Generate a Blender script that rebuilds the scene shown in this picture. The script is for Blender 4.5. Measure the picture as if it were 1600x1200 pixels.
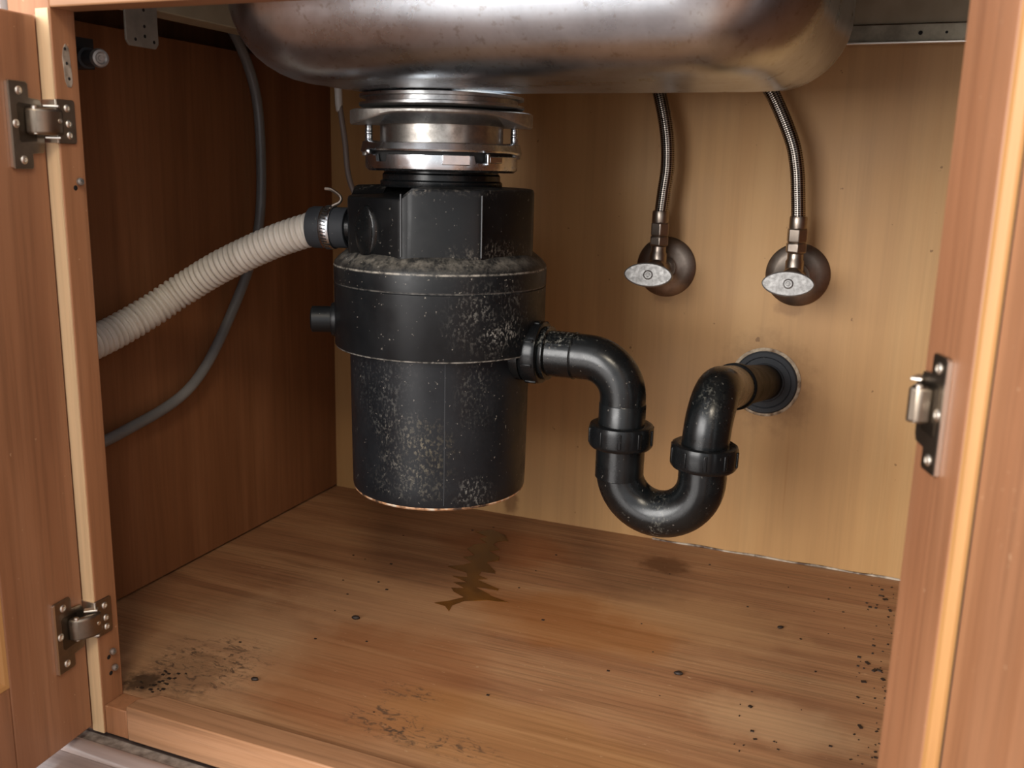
import bpy, bmesh, math, random
from mathutils import Vector, Matrix
random.seed(7)
for o in list(bpy.data.objects): bpy.data.objects.remove(o)
scene = bpy.context.scene
COL = scene.collection
PI = math.pi
R = math.radians

# ------------------------------------------------------------------ camera
def make_camera():
    f, yaw, pitch, roll = 1490.0, R(22.03), R(12.67), R(-1.40)
    cy, sy, cp, sp = math.cos(yaw), math.sin(yaw), math.cos(pitch), math.sin(pitch)
    fw = Vector((-sy*cp, cy*cp, -sp)); r = Vector((cy, sy, 0)); d = -r.cross(fw)
    c, s = math.cos(roll), math.sin(roll)
    r2 = c*r + s*d; d2 = -s*r + c*d
    m = Matrix((r2, -d2, -fw)).transposed().to_4x4()
    m.translation = Vector((0, 0, .44))
    cam = bpy.data.cameras.new('camera'); co = bpy.data.objects.new('camera', cam); COL.objects.link(co)
    co.matrix_world = m
    cam.sensor_fit = 'HORIZONTAL'; cam.sensor_width = 36.0; cam.lens = 36.0*f/1600.0
    cam.clip_start = .01; cam.clip_end = 60
    cam.dof.use_dof = True; cam.dof.focus_distance = .90; cam.dof.aperture_fstop = 9.0
    scene.camera = co
make_camera()

# ------------------------------------------------------------------ world, lamps, exposure
w = bpy.data.worlds.new('world'); scene.world = w; w.use_nodes = True
bg = w.node_tree.nodes['Background']; bg.inputs[0].default_value = (.93, .94, .96, 1); bg.inputs[1].default_value = 1.4
def area(name, loc, target, sx, sy, power, color):
    l = bpy.data.lights.new(name, 'AREA'); l.shape = 'RECTANGLE'; l.size = sx; l.size_y = sy; l.energy = power; l.color = color
    o = bpy.data.objects.new(name, l); COL.objects.link(o); o.location = loc
    o.rotation_euler = (Vector(target) - Vector(loc)).to_track_quat('-Z', 'Y').to_euler()
    return o
area('window_daylight', (-1.3, -2.0, .95), (-.2, .9, .25), 2.0, 1.5, 140, (1.0, .97, .94))
area('ceiling_lamp', (.55, -1.1, 2.0), (-.1, .7, .3), .5, .5, 22, (1.0, .86, .66))
scene.view_settings.view_transform = 'Standard'; scene.view_settings.look = 'None'
scene.view_settings.gamma = 1.0; scene.view_settings.use_curve_mapping = False
scene.view_settings.exposure = -0.08

# ------------------------------------------------------------------ mesh helpers
def frame(axis):
    a = Vector(axis).normalized()
    t = Vector((0, 0, 1)) if abs(a.z) < .9 else Vector((1, 0, 0))
    u = t.cross(a).normalized(); v = a.cross(u).normalized()
    return a, u, v
class MB:
    def __init__(s): s.v = []; s.f = []; s.uv = {}
    def add(s, verts, faces):
        b = len(s.v); s.v += [Vector(p) for p in verts]; s.f += [[i+b for i in f] for f in faces]; return s
    def box(s, x0, x1, y0, y1, z0, z1):
        return s.add([(x0,y0,z0),(x1,y0,z0),(x1,y1,z0),(x0,y1,z0),(x0,y0,z1),(x1,y0,z1),(x1,y1,z1),(x0,y1,z1)],
                     [(0,3,2,1),(4,5,6,7),(0,1,5,4),(1,2,6,5),(2,3,7,6),(3,0,4,7)])
    def obox(s, c, ax, ay, az):
        c = Vector(c); ax, ay, az = Vector(ax), Vector(ay), Vector(az)
        vs = [c+i*ax+j*ay+k*az for k in (-1,1) for (i,j) in ((-1,-1),(1,-1),(1,1),(-1,1))]
        return s.add(vs, [(0,3,2,1),(4,5,6,7),(0,1,5,4),(1,2,6,5),(2,3,7,6),(3,0,4,7)])
    def lathe(s, base, axis, prof, n=48, phase=0, caps=True):
        a, u, v = frame(axis); base = Vector(base); vs = []; fs = []
        for r, h in prof:
            for i in range(n):
                t = 2*PI*i/n + phase
                vs.append(base + a*h + (u*math.cos(t) + v*math.sin(t))*r)
        for j in range(len(prof)-1):
            for i in range(n):
                k = (i+1) % n
                fs.append((j*n+i, j*n+k, (j+1)*n+k, (j+1)*n+i))
        if caps:
            if prof[0][0] > 1e-6: fs.append(tuple(range(n))[::-1])
            if prof[-1][0] > 1e-6: fs.append(tuple((len(prof)-1)*n+i for i in range(n)))
        return s.add(vs, fs)
    def prism(s, pts, origin, ex, ey, ez, h0, h1):
        # outline pts (a,b) in ex,ey, extruded from h0 to h1 along ez
        o = Vector(origin); ex, ey, ez = Vector(ex), Vector(ey), Vector(ez); n = len(pts)
        vs = [o+ex*a+ey*b+ez*h0 for a,b in pts] + [o+ex*a+ey*b+ez*h1 for a,b in pts]
        fs = [tuple(range(n))[::-1], tuple(range(n,2*n))] + [(i,(i+1)%n,n+(i+1)%n,n+i) for i in range(n)]
        return s.add(vs, fs)
    def tube(s, path, rad, n=16, caps=True):
        P = [Vector(p) for p in path]; m = len(P); b = len(s.v)
        T = [(P[min(i+1,m-1)] - P[max(i-1,0)]).normalized() for i in range(m)]
        a, u, v = frame(T[0]); L = 0
        for i in range(m):
            u = (u - T[i]*u.dot(T[i])).normalized(); v = T[i].cross(u)
            if i: L += (P[i]-P[i-1]).length
            r = rad(L) if callable(rad) else rad[i] if isinstance(rad, (list, tuple)) else rad
            for k in range(n):
                t = 2*PI*k/n
                s.v.append(P[i] + (u*math.cos(t) + v*math.sin(t))*r)
                s.uv[len(s.v)-1] = (L, k/n)
        for i in range(m-1):
            for k in range(n):
                q = (k+1) % n
                s.f.append([b+i*n+k, b+i*n+q, b+(i+1)*n+q, b+(i+1)*n+k])
        if caps:
            s.f.append([b+k for k in range(n)][::-1]); s.f.append([b+(m-1)*n+k for k in range(n)])
        return s
    def build(s, name, m, parent=None, smooth=38, bevel=0, seg=2, org=None):
        """verts are given in the frame of org (world for None); the object sits at its parent's origin"""
        off = Vector((0,0,0)) if org is None else Vector(org)
        me = bpy.data.meshes.new(name)
        me.from_pydata([p-off for p in s.v], [], s.f)
        bm = bmesh.new(); bm.from_mesh(me); bmesh.ops.recalc_face_normals(bm, faces=bm.faces); bm.to_mesh(me); bm.free()
        if s.uv:
            lay = me.uv_layers.new(name='uv')
            for poly in me.polygons:
                vals = [s.uv.get(vi, (0,0)) for vi in poly.vertices]
                wrap = max(q[1] for q in vals) - min(q[1] for q in vals) > .5
                for li, q in zip(poly.loop_indices, vals):
                    lay.data[li].uv = (q[0], q[1]+1 if wrap and q[1] < .5 else q[1])
        me.materials.append(m)
        if smooth:
            me.polygons.foreach_set('use_smooth', [True]*len(me.polygons)); me.set_sharp_from_angle(angle=R(smooth))
        o = bpy.data.objects.new(name, me); COL.objects.link(o)
        if parent: o.parent = parent
        if bevel:
            b = o.modifiers.new('bevel', 'BEVEL'); b.width = bevel; b.segments = seg; b.limit_method = 'ANGLE'; b.angle_limit = R(35)
            b.harden_normals = False
        return o
def tag(o, label, cat, group=None, kind=None):
    o['label'] = label; o['category'] = cat
    if group: o['group'] = group
    if kind: o['kind'] = kind
    return o
def thing(name, loc, label, cat, group=None, kind=None):
    o = bpy.data.objects.new(name, None); COL.objects.link(o); o.location = loc; o.empty_display_size = .02
    return tag(o, label, cat, group, kind)
def spline(pts, n=12):
    P = [Vector(p) for p in pts]; P = [2*P[0]-P[1]] + P + [2*P[-1]-P[-2]]; out = []
    for i in range(1, len(P)-2):
        for k in range(n):
            t = k/n; a, b, c, d = P[i-1:i+3]
            out.append(.5*((2*b)+(c-a)*t+(2*a-5*b+4*c-d)*t*t+(3*b-a-3*c+d)*t**3))
    out.append(P[-2]); return out
def arc(c, e1, e2, r, a0, a1, n=14):
    c, e1, e2 = Vector(c), Vector(e1), Vector(e2)
    return [c + (e1*math.cos(a0+(a1-a0)*i/n) + e2*math.sin(a0+(a1-a0)*i/n))*r for i in range(n+1)]
def fillet(pts, rads, n=8):
    """round the inner corners of a polyline"""
    P = [Vector(p) for p in pts]; out = [P[0]]
    for i in range(1, len(P)-1):
        a = (P[i-1]-P[i]).normalized(); b = (P[i+1]-P[i]).normalized(); ang = a.angle(b); r = rads[i-1]
        d = r/math.tan(ang/2); c = P[i] + (a+b).normalized()*(r/math.sin(ang/2))
        s = P[i]+a*d-c; e = P[i]+b*d-c; tot = s.angle(e); ax = s.cross(e).normalized()
        for k in range(n+1): out.append(c + Matrix.Rotation(tot*k/n, 3, ax) @ s)
    out.append(P[-1]); return out

# ------------------------------------------------------------------ materials
def lin(h):
    h = h.lstrip('#'); c = [int(h[i:i+2], 16)/255 for i in (0,2,4)]
    return tuple(x/12.92 if x <= .04045 else ((x+.055)/1.055)**2.4 for x in c) + (1,)
class Mat:
    def __init__(s, name, rough=.5, metal=0, spec=.5):
        s.m = bpy.data.materials.new(name); s.m.use_nodes = True; s.nt = s.m.node_tree; s.N = s.nt.nodes
        s.b = s.N['Principled BSDF']; s.b.inputs['Roughness'].default_value = rough; s.b.inputs['Metallic'].default_value = metal
        s.b.inputs['Specular IOR Level'].default_value = spec
        s.tc = s.N.new('ShaderNodeTexCoord')
    def link(s, a, b): s.nt.links.new(a, b)
    def col(s, c):
        if isinstance(c, tuple): s.b.inputs['Base Color'].default_value = c
        else: s.link(c, s.b.inputs['Base Color'])
    def noise(s, scale, detail=4, rough=.55, dist=0, vec=None, src='Object'):
        n = s.N.new('ShaderNodeTexNoise'); n.inputs['Scale'].default_value = 1; n.inputs['Detail'].default_value = detail
        n.inputs['Roughness'].default_value = rough; n.inputs['Distortion'].default_value = dist
        mp = s.N.new('ShaderNodeMapping'); mp.inputs['Scale'].default_value = scale if isinstance(scale, tuple) else (scale,)*3
        s.link(vec if vec else s.tc.outputs[src], mp.inputs[0]); s.link(mp.outputs[0], n.inputs['Vector']); return n.outputs['Fac']
    def voro(s, scale, src='Object'):
        n = s.N.new('ShaderNodeTexVoronoi'); n.inputs['Scale'].default_value = 1
        mp = s.N.new('ShaderNodeMapping'); mp.inputs['Scale'].default_value = scale if isinstance(scale, tuple) else (scale,)*3
        s.link(s.tc.outputs[src], mp.inputs[0]); s.link(mp.outputs[0], n.inputs['Vector']); return n.outputs['Distance']
    def ramp(s, fac, stops):
        r = s.N.new('ShaderNodeValToRGB'); e = r.color_ramp.elements
        while len(e) < len(stops): e.new(.5)
        for q, (p, c) in zip(e, stops): q.position = p; q.color = c if isinstance(c, tuple) else (c,c,c,1)
        s.link(fac, r.inputs[0]); return r.outputs[0]
    def math(s, op, a, b=None, clamp=False):
        n = s.N.new('ShaderNodeMath'); n.operation = op; n.use_clamp = clamp
        for i, x in enumerate((a, b)):
            if x is None: continue
            if isinstance(x, (int, float)): n.inputs[i].default_value = x
            else: s.link(x, n.inputs[i])
        return n.outputs[0]
    def mix(s, fac, a, b, mode='MIX'):
        n = s.N.new('ShaderNodeMixRGB'); n.blend_type = mode
        for i, x in zip((0,1,2), (fac, a, b)):
            if isinstance(x, (int, float)): n.inputs[i].default_value = x
            elif isinstance(x, tuple): n.inputs[i].default_value = x
            else: s.link(x, n.inputs[i])
        return n.outputs[0]
    def blob(s, c, rad, soft=.5, warp=.35, freq=40):
        """1 inside an ellipsoid with a ragged edge, 0 outside"""
        mp = s.N.new('ShaderNodeMapping'); mp.vector_type = 'TEXTURE'
        mp.inputs['Location'].default_value = c; mp.inputs['Scale'].default_value = rad
        s.link(s.tc.outputs['Object'], mp.inputs[0])
        ln = s.N.new('ShaderNodeVectorMath'); ln.operation = 'LENGTH'; s.link(mp.outputs[0], ln.inputs[0])
        n = s.math('MULTIPLY', s.math('SUBTRACT', s.noise(freq, 5), .5), warp*2)
        d = s.math('ADD', ln.outputs['Value'], n)
        mr = s.N.new('ShaderNodeMapRange'); mr.interpolation_type = 'SMOOTHSTEP'
        mr.inputs['From Min'].default_value = 1+soft/2; mr.inputs['From Max'].default_value = 1-soft/2
        s.link(d, mr.inputs[0]); return mr.outputs[0]
    def bump(s, h, strength=.2, dist=.001):
        n = s.N.new('ShaderNodeBump'); n.inputs['Strength'].default_value = strength; n.inputs['Distance'].default_value = dist
        s.link(h, n.inputs['Height'])
        if s.b.inputs['Normal'].links: s.link(s.b.inputs['Normal'].links[0].from_socket, n.inputs['Normal'])
        s.link(n.outputs[0], s.b.inputs['Normal']); return s
    def rough(s, fac, lo, hi):
        s.link(s.ramp(fac, [(.3, lo), (.7, hi)]), s.b.inputs['Roughness']); return s

def wood(name, dark, mid, light, axis='Z', rough=.45, freq=1.0, streak=.5, bump=.12, spec=.4, speck=0.0):
    M = Mat(name, rough, 0, spec)
    ia = 'XYZ'.index(axis)
    def sc(across, along): return tuple(along if i == ia else across for i in range(3))
    n1 = M.noise(sc(26*freq, 1.6*freq), 5, .6, .6)
    c = M.ramp(n1, [(.28, lin(dark)), (.5, lin(mid)), (.74, lin(light))])
    n2 = M.noise(sc(190*freq, 5*freq), 4, .7)
    pores = M.ramp(n2, [(.36, .62), (.55, 1.0)])
    c = M.mix(streak, c, pores, 'MULTIPLY')
    n3 = M.noise(5, 3)
    c = M.mix(.5, c, M.ramp(n3, [(.3, .78), (.7, 1.0)]), 'MULTIPLY')
    if speck:
        sp = M.ramp(M.noise(220, 2, .5), [(.735, 0.0), (.77, 1.0)])
        c = M.mix(M.math('MULTIPLY', sp, speck), c, lin('#d9b58f'))
    M.c = c; M.col(c); M.bump(n2, bump, .0006)
    M.rough(n3, rough-.07, rough+.1)
    return M

def metal(name, c, rough=.3, mott=0.0, freq=60, bump=.0, aniso=None):
    M = Mat(name, rough, 1)
    base = lin(c)
    if mott:
        dk = tuple(x*(1-mott) for x in base[:3]) + (1,)
        n = M.noise(freq, 5, .65); M.col(M.ramp(n, [(.35, dk), (.62, base)])); M.rough(n, rough+.1, rough-.04)
        if bump: M.bump(n, bump, .0005)
    else: M.col(base)
    return M

# --- timbers
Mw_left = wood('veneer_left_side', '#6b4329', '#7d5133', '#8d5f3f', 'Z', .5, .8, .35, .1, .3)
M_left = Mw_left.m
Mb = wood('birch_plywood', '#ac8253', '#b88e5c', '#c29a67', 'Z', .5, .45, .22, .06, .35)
sp = Mb.ramp(Mb.noise(95, 2, .5), [(.235, 1.0), (.25, 0.0)])
c = Mb.mix(Mb.math('MULTIPLY', sp, .6), Mb.c, lin('#5b3a1c'))
drip = Mb.ramp(Mb.noise((70, 1, 2.2), 3, .6), [(.60, 0.0), (.72, 1.0)])
low = Mb.blob((-.05, 1.09, 0), (.22, .1, .16), .8, .3)
c = Mb.mix(Mb.math('MULTIPLY', Mb.math('MULTIPLY', drip, low), .35), c, lin('#8a5b2c'))
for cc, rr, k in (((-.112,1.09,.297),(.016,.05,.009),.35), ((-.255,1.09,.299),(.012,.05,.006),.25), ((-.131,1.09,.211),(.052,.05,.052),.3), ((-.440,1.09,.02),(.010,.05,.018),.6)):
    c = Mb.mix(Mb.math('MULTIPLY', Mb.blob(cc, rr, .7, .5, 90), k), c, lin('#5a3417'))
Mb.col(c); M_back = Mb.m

Mf = wood('oak_veneer_floor', '#895d40', '#a07350', '#b38962', 'X', .5, 1.5, .8, .15, .35)
c = Mf.c
def fl(c, cc, rr, k, colr, soft=.6, warp=.4, freq=40):
    return Mf.mix(Mf.math('MULTIPLY', Mf.blob((cc[0],cc[1],0), (rr[0],rr[1],.2), soft, warp, freq), k), c, lin(colr))
c = fl(c, (-.40, .67), (.10, .10), .45, '#8c5630', .35, .25, 12)
c = fl(c, (-.25, .63), (.12, .05), .3, '#a5753f', .5, .4, 20)
c = fl(c, (-.27, .84), (.11, .06), .45, '#9a5c22', .6, .4, 20)
c = fl(c, (-.40, .99), (.08, .05), .5, '#7d421c', .6, .4, 25)
c = fl(c, (-.55, .64), (.08, .11), .35, '#c09a74', .9, .5, 30)
c = fl(c, (-.45, .80), (.12, .06), .3, '#b9926c', .9, .6, 30)
c = fl(c, (-.15, .90), (.10, .05), .35, '#c3986a', .9, .6, 35)
c = fl(c, (-.06, .74), (.06, .035), .35, '#d0aa80', .9, .6, 35)
c = fl(c, (-.218, 1.02), (.028, .022), .75, '#5c3418', .8, .7, 60)
c = fl(c, (-.545, .60), (.035, .04), .4, '#4a2c18', .9, 1.0, 110)
c = fl(c, (-.57, .575), (.016, .014), .8, '#20140c', .9, 1.1, 130)
scr = Mf.ramp(Mf.noise((60, 130, 60), 6, .75, 1.5), [(.52, 0.0), (.60, 1.0)])
for cc, rr in (((-.352, .612), (.035, .022)), ((-.30, .60), (.05, .016)), ((-.355, .655), (.03, .012)), ((-.54, .62), (.05, .05))):
    b = Mf.blob((cc[0], cc[1], 0), (rr[0], rr[1], .2), .8, .5, 50)
    c = Mf.mix(Mf.math('MULTIPLY', Mf.math('MULTIPLY', b, scr), .8), c, lin('#4a3a2e'))
fs = Mf.ramp(Mf.noise((170, 260, 90), 3, .6), [(.255, 1.0), (.28, 0.0)])
c = Mf.mix(Mf.math('MULTIPLY', fs, .7), c, lin('#4a2a14'))
ls = Mf.ramp(Mf.noise((90, 240, 90), 4, .65), [(.66, 0.0), (.73, 1.0)])
c = Mf.mix(Mf.math('MULTIPLY', ls, .35), c, lin('#e0c09a'))
Mf.col(c); M_floor = Mf.m

Md = wood('red_oak_door', '#8a5b3e', '#9c6b4b', '#ac7b5a', 'Z', .38, .8, .5, .15, .6, .5)
M_door = Md.m
M_stile = wood('oak_face_frame', '#90603f', '#a4714e', '#b4815d', 'Z', .45, .9, .45, .14, .4, .35).m
M_rail = wood('oak_rail', '#926848', '#a67a58', '#b78b69', 'X', .45, 1.2, .6, .18, .4).m
M_bead = wood('honey_bead', '#a87747', '#b58450', '#c2925d', 'Z', .4, 1.0, .3, .1, .4).m
M_glare = wood('stile_glare_wood', '#e0bd92', '#e8c79d', '#f0d3ad', 'Z', .4, 1.0, .3, .1, .4).m  # stile wood made paler: window glare put into the colour
M_kit = wood('polished_wood_floor', '#82716c', '#96847d', '#a8968f', 'X', .18, .7, .4, .05, .6).m
# --- metals
Ms = Mat('brushed_sink_steel', .3, 1)
n = Ms.noise(16, 6, .65, .3); n2 = Ms.noise(150, 4, .7)
c = Ms.ramp(n, [(.3, lin('#aab2ba')), (.65, lin('#cfd7df'))])
spot = Ms.ramp(n2, [(.34, 1.0), (.42, 0.0)])
c = Ms.mix(Ms.math('MULTIPLY', spot, .35), c, lin('#7d6c5a'))
Ms.col(c); Ms.rough(n, .24, .34); Ms.bump(n2, .10, .0004); Ms.bump(Ms.noise(7, 2), .12, .004); M_sink = Ms.m
M_flange = metal('worn_flange_steel', '#b7b8b8', .3, .35, 120, .1).m
M_cast = metal('cast_zinc', '#b0aca6', .45, .3, 160, .25).m
M_neck = metal('mottled_neck_steel', '#b3aea7', .32, .45, 90, .15).m
M_chrome = metal('worn_chrome', '#d4d8dc', .22, .25, 70, .05).m
M_satin = metal('satin_valve_metal', '#a3968a', .33, .25, 80, .05).m
M_handle = metal('pitted_handle_metal', '#a9a7a4', .55, .25, 260, .3).m
M_hinge = metal('antique_nickel_hinge', '#8e8274', .33, .2, 70, .03).m
M_hedge = metal('bright_nickel', '#e4ddd2', .34).m
M_galv = metal('galvanised_rail', '#98907f', .5, .3, 40, .1).m
M_grey = Mat('grey_zinc_tab', .55, .3); n = M_grey.noise(60, 4); M_grey.col(M_grey.ramp(n, [(.3, lin('#7d766c')), (.7, lin('#938b80'))])); M_grey = M_grey.m
# --- plastics
def black(name, base, rough, dust=.5, scuff=None, freq=1.0, lines=None, spec=.28):
    M = Mat(name, rough, 0, spec)
    n = M.noise(30*freq, 6, .7); c = M.ramp(n, [(.3, lin(base)), (.8, tuple(x*1.7 for x in lin(base)[:3])+(1,))])
    s1 = M.ramp(M.noise(330*freq, 2, .5), [(.70, 0.0), (.735, 1.0)])
    c = M.mix(M.math('MULTIPLY', s1, dust), c, lin('#9a948a'))
    fine = M.ramp(M.noise((420, 420, 300), 3, .6), [(.50, 0.0), (.62, 1.0)]); midn = M.ramp(M.noise((75, 75, 45), 5, .7, .6), [(.42, 0.05), (.66, 1.0)])
    for cc, rr, k, colr in scuff or ():
        f = M.math('MULTIPLY', M.math('MULTIPLY', M.blob(cc, rr, 1.2, .5, 60), fine), midn)
        c = M.mix(M.math('MULTIPLY', f, k*.45), c, lin(colr))
    sz = M.N.new('ShaderNodeSeparateXYZ'); M.link(M.tc.outputs['Object'], sz.inputs[0])
    for z0, wd, k, colr in lines or ():
        d = M.math('DIVIDE', M.math('ABSOLUTE', M.math('SUBTRACT', sz.outputs[2], z0)), wd)
        f = M.math('MULTIPLY', M.math('SUBTRACT', 1.0, d, True), M.ramp(M.noise(130, 5, .7), [(.40, 0.1), (.62, 1.0)]))
        c = M.mix(M.math('MULTIPLY', f, k, True), c, lin(colr))
    M.col(c); M.rough(n, rough-.08, rough+.14); M.bump(n, .05, .0006)
    M.c = c
    return M
D = Vector((-.398, .80, 0))
UF = Vector((.4455, -.8953, 0)); UL = Vector((-.8953, -.4455, 0)); UR = -UL
def surf(r, lat, z):   # point on the disposer's front, local to its axis
    a = math.asin(max(-1, min(1, lat/r))); q = UF*math.cos(a)*r + UR*math.sin(a)*r; return (q.x, q.y, z-.14)
M_can = black('dusty_black_can', '#15171a', .38, .45, [
    (surf(.083, -.035, .20), (.022, .03, .030), .8, '#8d887e'), (surf(.083, -.012, .19), (.02, .03, .03), .85, '#94896f'),
    (surf(.083, -.03, .165), (.03, .03, .016), .7, '#8d8a80'), (surf(.083, .03, .152), (.012, .03, .014), .9, '#a9a7a0'),
    (surf(.083, -.055, .25), (.03, .04, .035), .6, '#80807c'), (surf(.083, .03, .245), (.012, .03, .035), .5, '#8a8880')]).m
M_band = black('dusty_black_band', '#101214', .36, .5, [
    (surf(.098, .045, .315), (.03, .05, .03), .6, '#a5a29a'), (surf(.098, .05, .30), (.008, .03, .008), 1.0, '#dddad2'),
    (surf(.090, .0, .362), (.11, .11, .010), .5, '#8f877a')], lines=[(.2215, .0085, .8, '#757067'), (.2125, .0012, .9, '#b5aea2'), (.1967, .0010, .7, '#8f8b84'), (.1382, .0010, .9, '#a8a49c')]).m
M_upper = black('dusty_black_housing', '#0b0c0d', .34, .35, [
    ((0, 0, .283), (.12, .12, .006), .9, '#8f877b'), (surf(.085, .045, .368), (.03, .04, .010), .9, '#8d8579')]).m
Mp = black('black_drain_plastic', '#0b0d0e', .25, .25, spec=.42, scuff= [((-.10, -.008, .174), (.022, .03, .007), 1.6, '#9a978c'), ((.04, -.012, .138), (.010, .02, .022), 1.2, '#8b897f'), ((.005, -.012, .018), (.008, .02, .03), 1.0, '#8b897f')])
M_pipe = Mp.m
M_pipe_matt = black('matt_black_pipe', '#0a0b0c', .5, .2, spec=.14).m
M_nut = black('glossy_black_nut', '#0d0e0f', .22, .08).m
M_seam = Mat('pale_seam', .5); M_seam.col(lin('#5c5f61')); M_seam = M_seam.m
M_seam2 = Mat('dark_seam', .45); M_seam2.col(lin('#34373a')); M_seam2 = M_seam2.m
M_rubber = black('grey_black_rubber', '#2c2e31', .6, .25).m
M_dark = Mat('dark_void', .7); M_dark.col(lin('#0b0908')); M_dark = M_dark.m
M_hose = Mat('ribbed_grey_hose', .42); n = M_hose.noise(25, 4); M_hose.col(M_hose.ramp(n, [(.3, lin('#b5ada1')), (.7, lin('#cdc5ba'))]))
M_hose.b.inputs['Subsurface Weight'].default_value = .15; M_hose.b.inputs['Subsurface Radius'].default_value = (.004,.003,.002); M_hose = M_hose.m
M_cable = Mat('slate_grey_tube', .38); M_cable.col(M_cable.ramp(M_cable.noise(20, 3), [(.3, lin('#5f5e5d')), (.7, lin('#757473'))])); M_cable = M_cable.m
M_cord = Mat('pale_cord', .5); M_cord.col(lin('#7d7069')); M_cord = M_cord.m
M_white = Mat('white_plastic', .4); M_white.col(lin('#c9c6c0')); M_white = M_white.m
M_beige = Mat('beige_board', .6); n = M_beige.noise(30, 4); M_beige.col(M_beige.ramp(n, [(.3, lin('#958a72')), (.7, lin('#a89c84'))])); M_beige = M_beige.m
M_enamel = Mat('pale_enamel', .3); M_enamel.col(lin('#dfe6ec')); M_enamel = M_enamel.m
M_counter = Mat('stone_counter', .4); M_counter.col(M_counter.ramp(M_counter.noise(60, 5), [(.3, lin('#6d6259')), (.7, lin('#8d8278'))])); M_counter = M_counter.m
M_rimw = Mat('torn_plywood_rim', .7); n = M_rimw.noise(120, 5); M_rimw.col(M_rimw.ramp(n, [(.35, lin('#6b5238')), (.6, lin('#b5a48c'))])); M_rimw = M_rimw.m
M_caulk = Mat('old_caulk', .6); n = M_caulk.noise(60, 5); M_caulk.col(M_caulk.ramp(n, [(.42, lin('#4a3424')), (.6, lin('#b8ab98'))])); M_caulk = M_caulk.m
M_rust = Mat('rusty_worn_edge', .6); n = M_rust.noise(70, 5); M_rust.col(M_rust.ramp(n, [(.4, lin('#3a2a20')), (.52, lin('#b98a63')), (.62, lin('#cfc0ac'))])); M_rust = M_rust.m
M_grime = Mat('grey_grime', .8); n = M_grime.noise(90, 5); M_grime.col(M_grime.ramp(n, [(.35, lin('#5d524a')), (.65, lin('#94897f'))])); M_grime = M_grime.m
M_speck = Mat('dark_debris', .6); M_speck.col(lin('#20130b')); M_speck = M_speck.m
M_putty = Mat('dried_putty', .6); n = M_putty.noise(150, 4); M_putty.col(M_putty.ramp(n, [(.35, lin('#77685a')), (.65, lin('#a89a8a'))])); M_putty = M_putty.m
# braided hose: metal threads crossing on the tube's own length/angle coordinates
Mbr = Mat('braided_steel', .3, 1)
sx = Mbr.N.new('ShaderNodeSeparateXYZ'); Mbr.link(Mbr.tc.outputs['UV'], sx.inputs[0])
def thread(sign):
    a = Mbr.math('ADD', Mbr.math('MULTIPLY', sx.outputs[0], 2*PI*230), Mbr.math('MULTIPLY', sx.outputs[1], sign*2*PI*7))
    return Mbr.math('SINE', a)
h = Mbr.math('MULTIPLY', thread(1), thread(-1)); h = Mbr.math('ADD', Mbr.math('MULTIPLY', h, .5), .5)
Mbr.col(Mbr.ramp(h, [(.25, lin('#2a2521')), (.7, lin('#b9b0a6'))])); Mbr.bump(h, .5, .0006); M_braid = Mbr.m
# spilled liquid
Ml = Mat('brown_liquid', .12); Ml.col(Ml.ramp(Ml.noise(40, 4), [(.3, lin('#4a2a0c')), (.7, lin('#7a4c18'))])); Ml.b.inputs['Coat Weight'].default_value = .4; Ml.b.inputs['Alpha'].default_value = .88
M_liquid = Ml.m

# ------------------------------------------------------------------ setting: cabinet shell
FY, FB, BY, LX, RX = .533, .5555, 1.0925, -.704, .135    # frame front/back, back wall, side walls
def S(o, label, cat): return tag(o, label, cat, kind='structure')
S(MB().box(LX-.02, RX+.02, FB, BY+.02, -.018, 0).build('floor', M_floor), 'stained oak veneer floor panel inside the sink cabinet', 'cabinet floor')
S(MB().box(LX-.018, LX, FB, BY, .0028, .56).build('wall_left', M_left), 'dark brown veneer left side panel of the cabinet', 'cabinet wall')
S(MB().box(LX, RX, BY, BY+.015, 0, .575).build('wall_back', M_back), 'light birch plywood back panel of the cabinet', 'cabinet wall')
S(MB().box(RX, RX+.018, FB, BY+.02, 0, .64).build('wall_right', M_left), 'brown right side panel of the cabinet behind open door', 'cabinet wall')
o = MB().box(LX-.10, LX-.085, FY, BY+.06, -.03, .64).build('wall_outer', M_left); S(o, 'dark outer side of cabinet above the left panel', 'cabinet wall')
o = MB().box(LX-.085, RX+.02, BY+.045, BY+.06, .0, .64).build('wall_rear', M_beige); S(o, 'beige wall strip above the back panel and metal rail', 'wall')
# countertop around the sink opening
cm = MB()
for x0,x1,y0,y1 in ((-1.3,-.53,.50,1.18), (-.045,.7,.50,1.18), (-.53,-.045,.50,.585), (-.53,-.045,1.035,1.18)): cm.box(x0,x1,y0,y1,.64,.675)
S(cm.build('ceiling', M_counter), 'stone countertop over the sink cabinet', 'countertop')
# face frame
S(MB().box(-.613, -.573, FY, FB, -.026, .60).build('trim_1', M_stile, bevel=.0012), 'left oak face-frame stile with hinge plates', 'frame stile')
MB().box(-.5855, -.5738, FY-.0008, FY+.0003, -.0255, .5430).build('glare_strip', M_glare, bpy.data.objects['trim_1'])  # thin added strip painting the glare on the stile's front face
S(MB().box(-.573, .02, FY, FB, .5435, .60).build('trim_2', M_rail, bevel=.0012), 'top oak face-frame rail above the sink front', 'frame rail')
S(MB().box(.0195, .075, FY, FB, -.026, .60).build('trim_3', M_stile, bevel=.0012), 'right oak face-frame stile behind the right door', 'frame stile')
b = MB().prism([(-.549,FY),(.0195,FY),(.0195,FB+.004),(-.535,FB+.004),(-.549,FB-.010)], (0,0,0), (1,0,0), (0,1,0), (0,0,1), -.026, .0045).build('trim_4', M_rail, bevel=.0012)
S(b, 'bottom oak face-frame rail at the cabinet floor front', 'frame rail')
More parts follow.
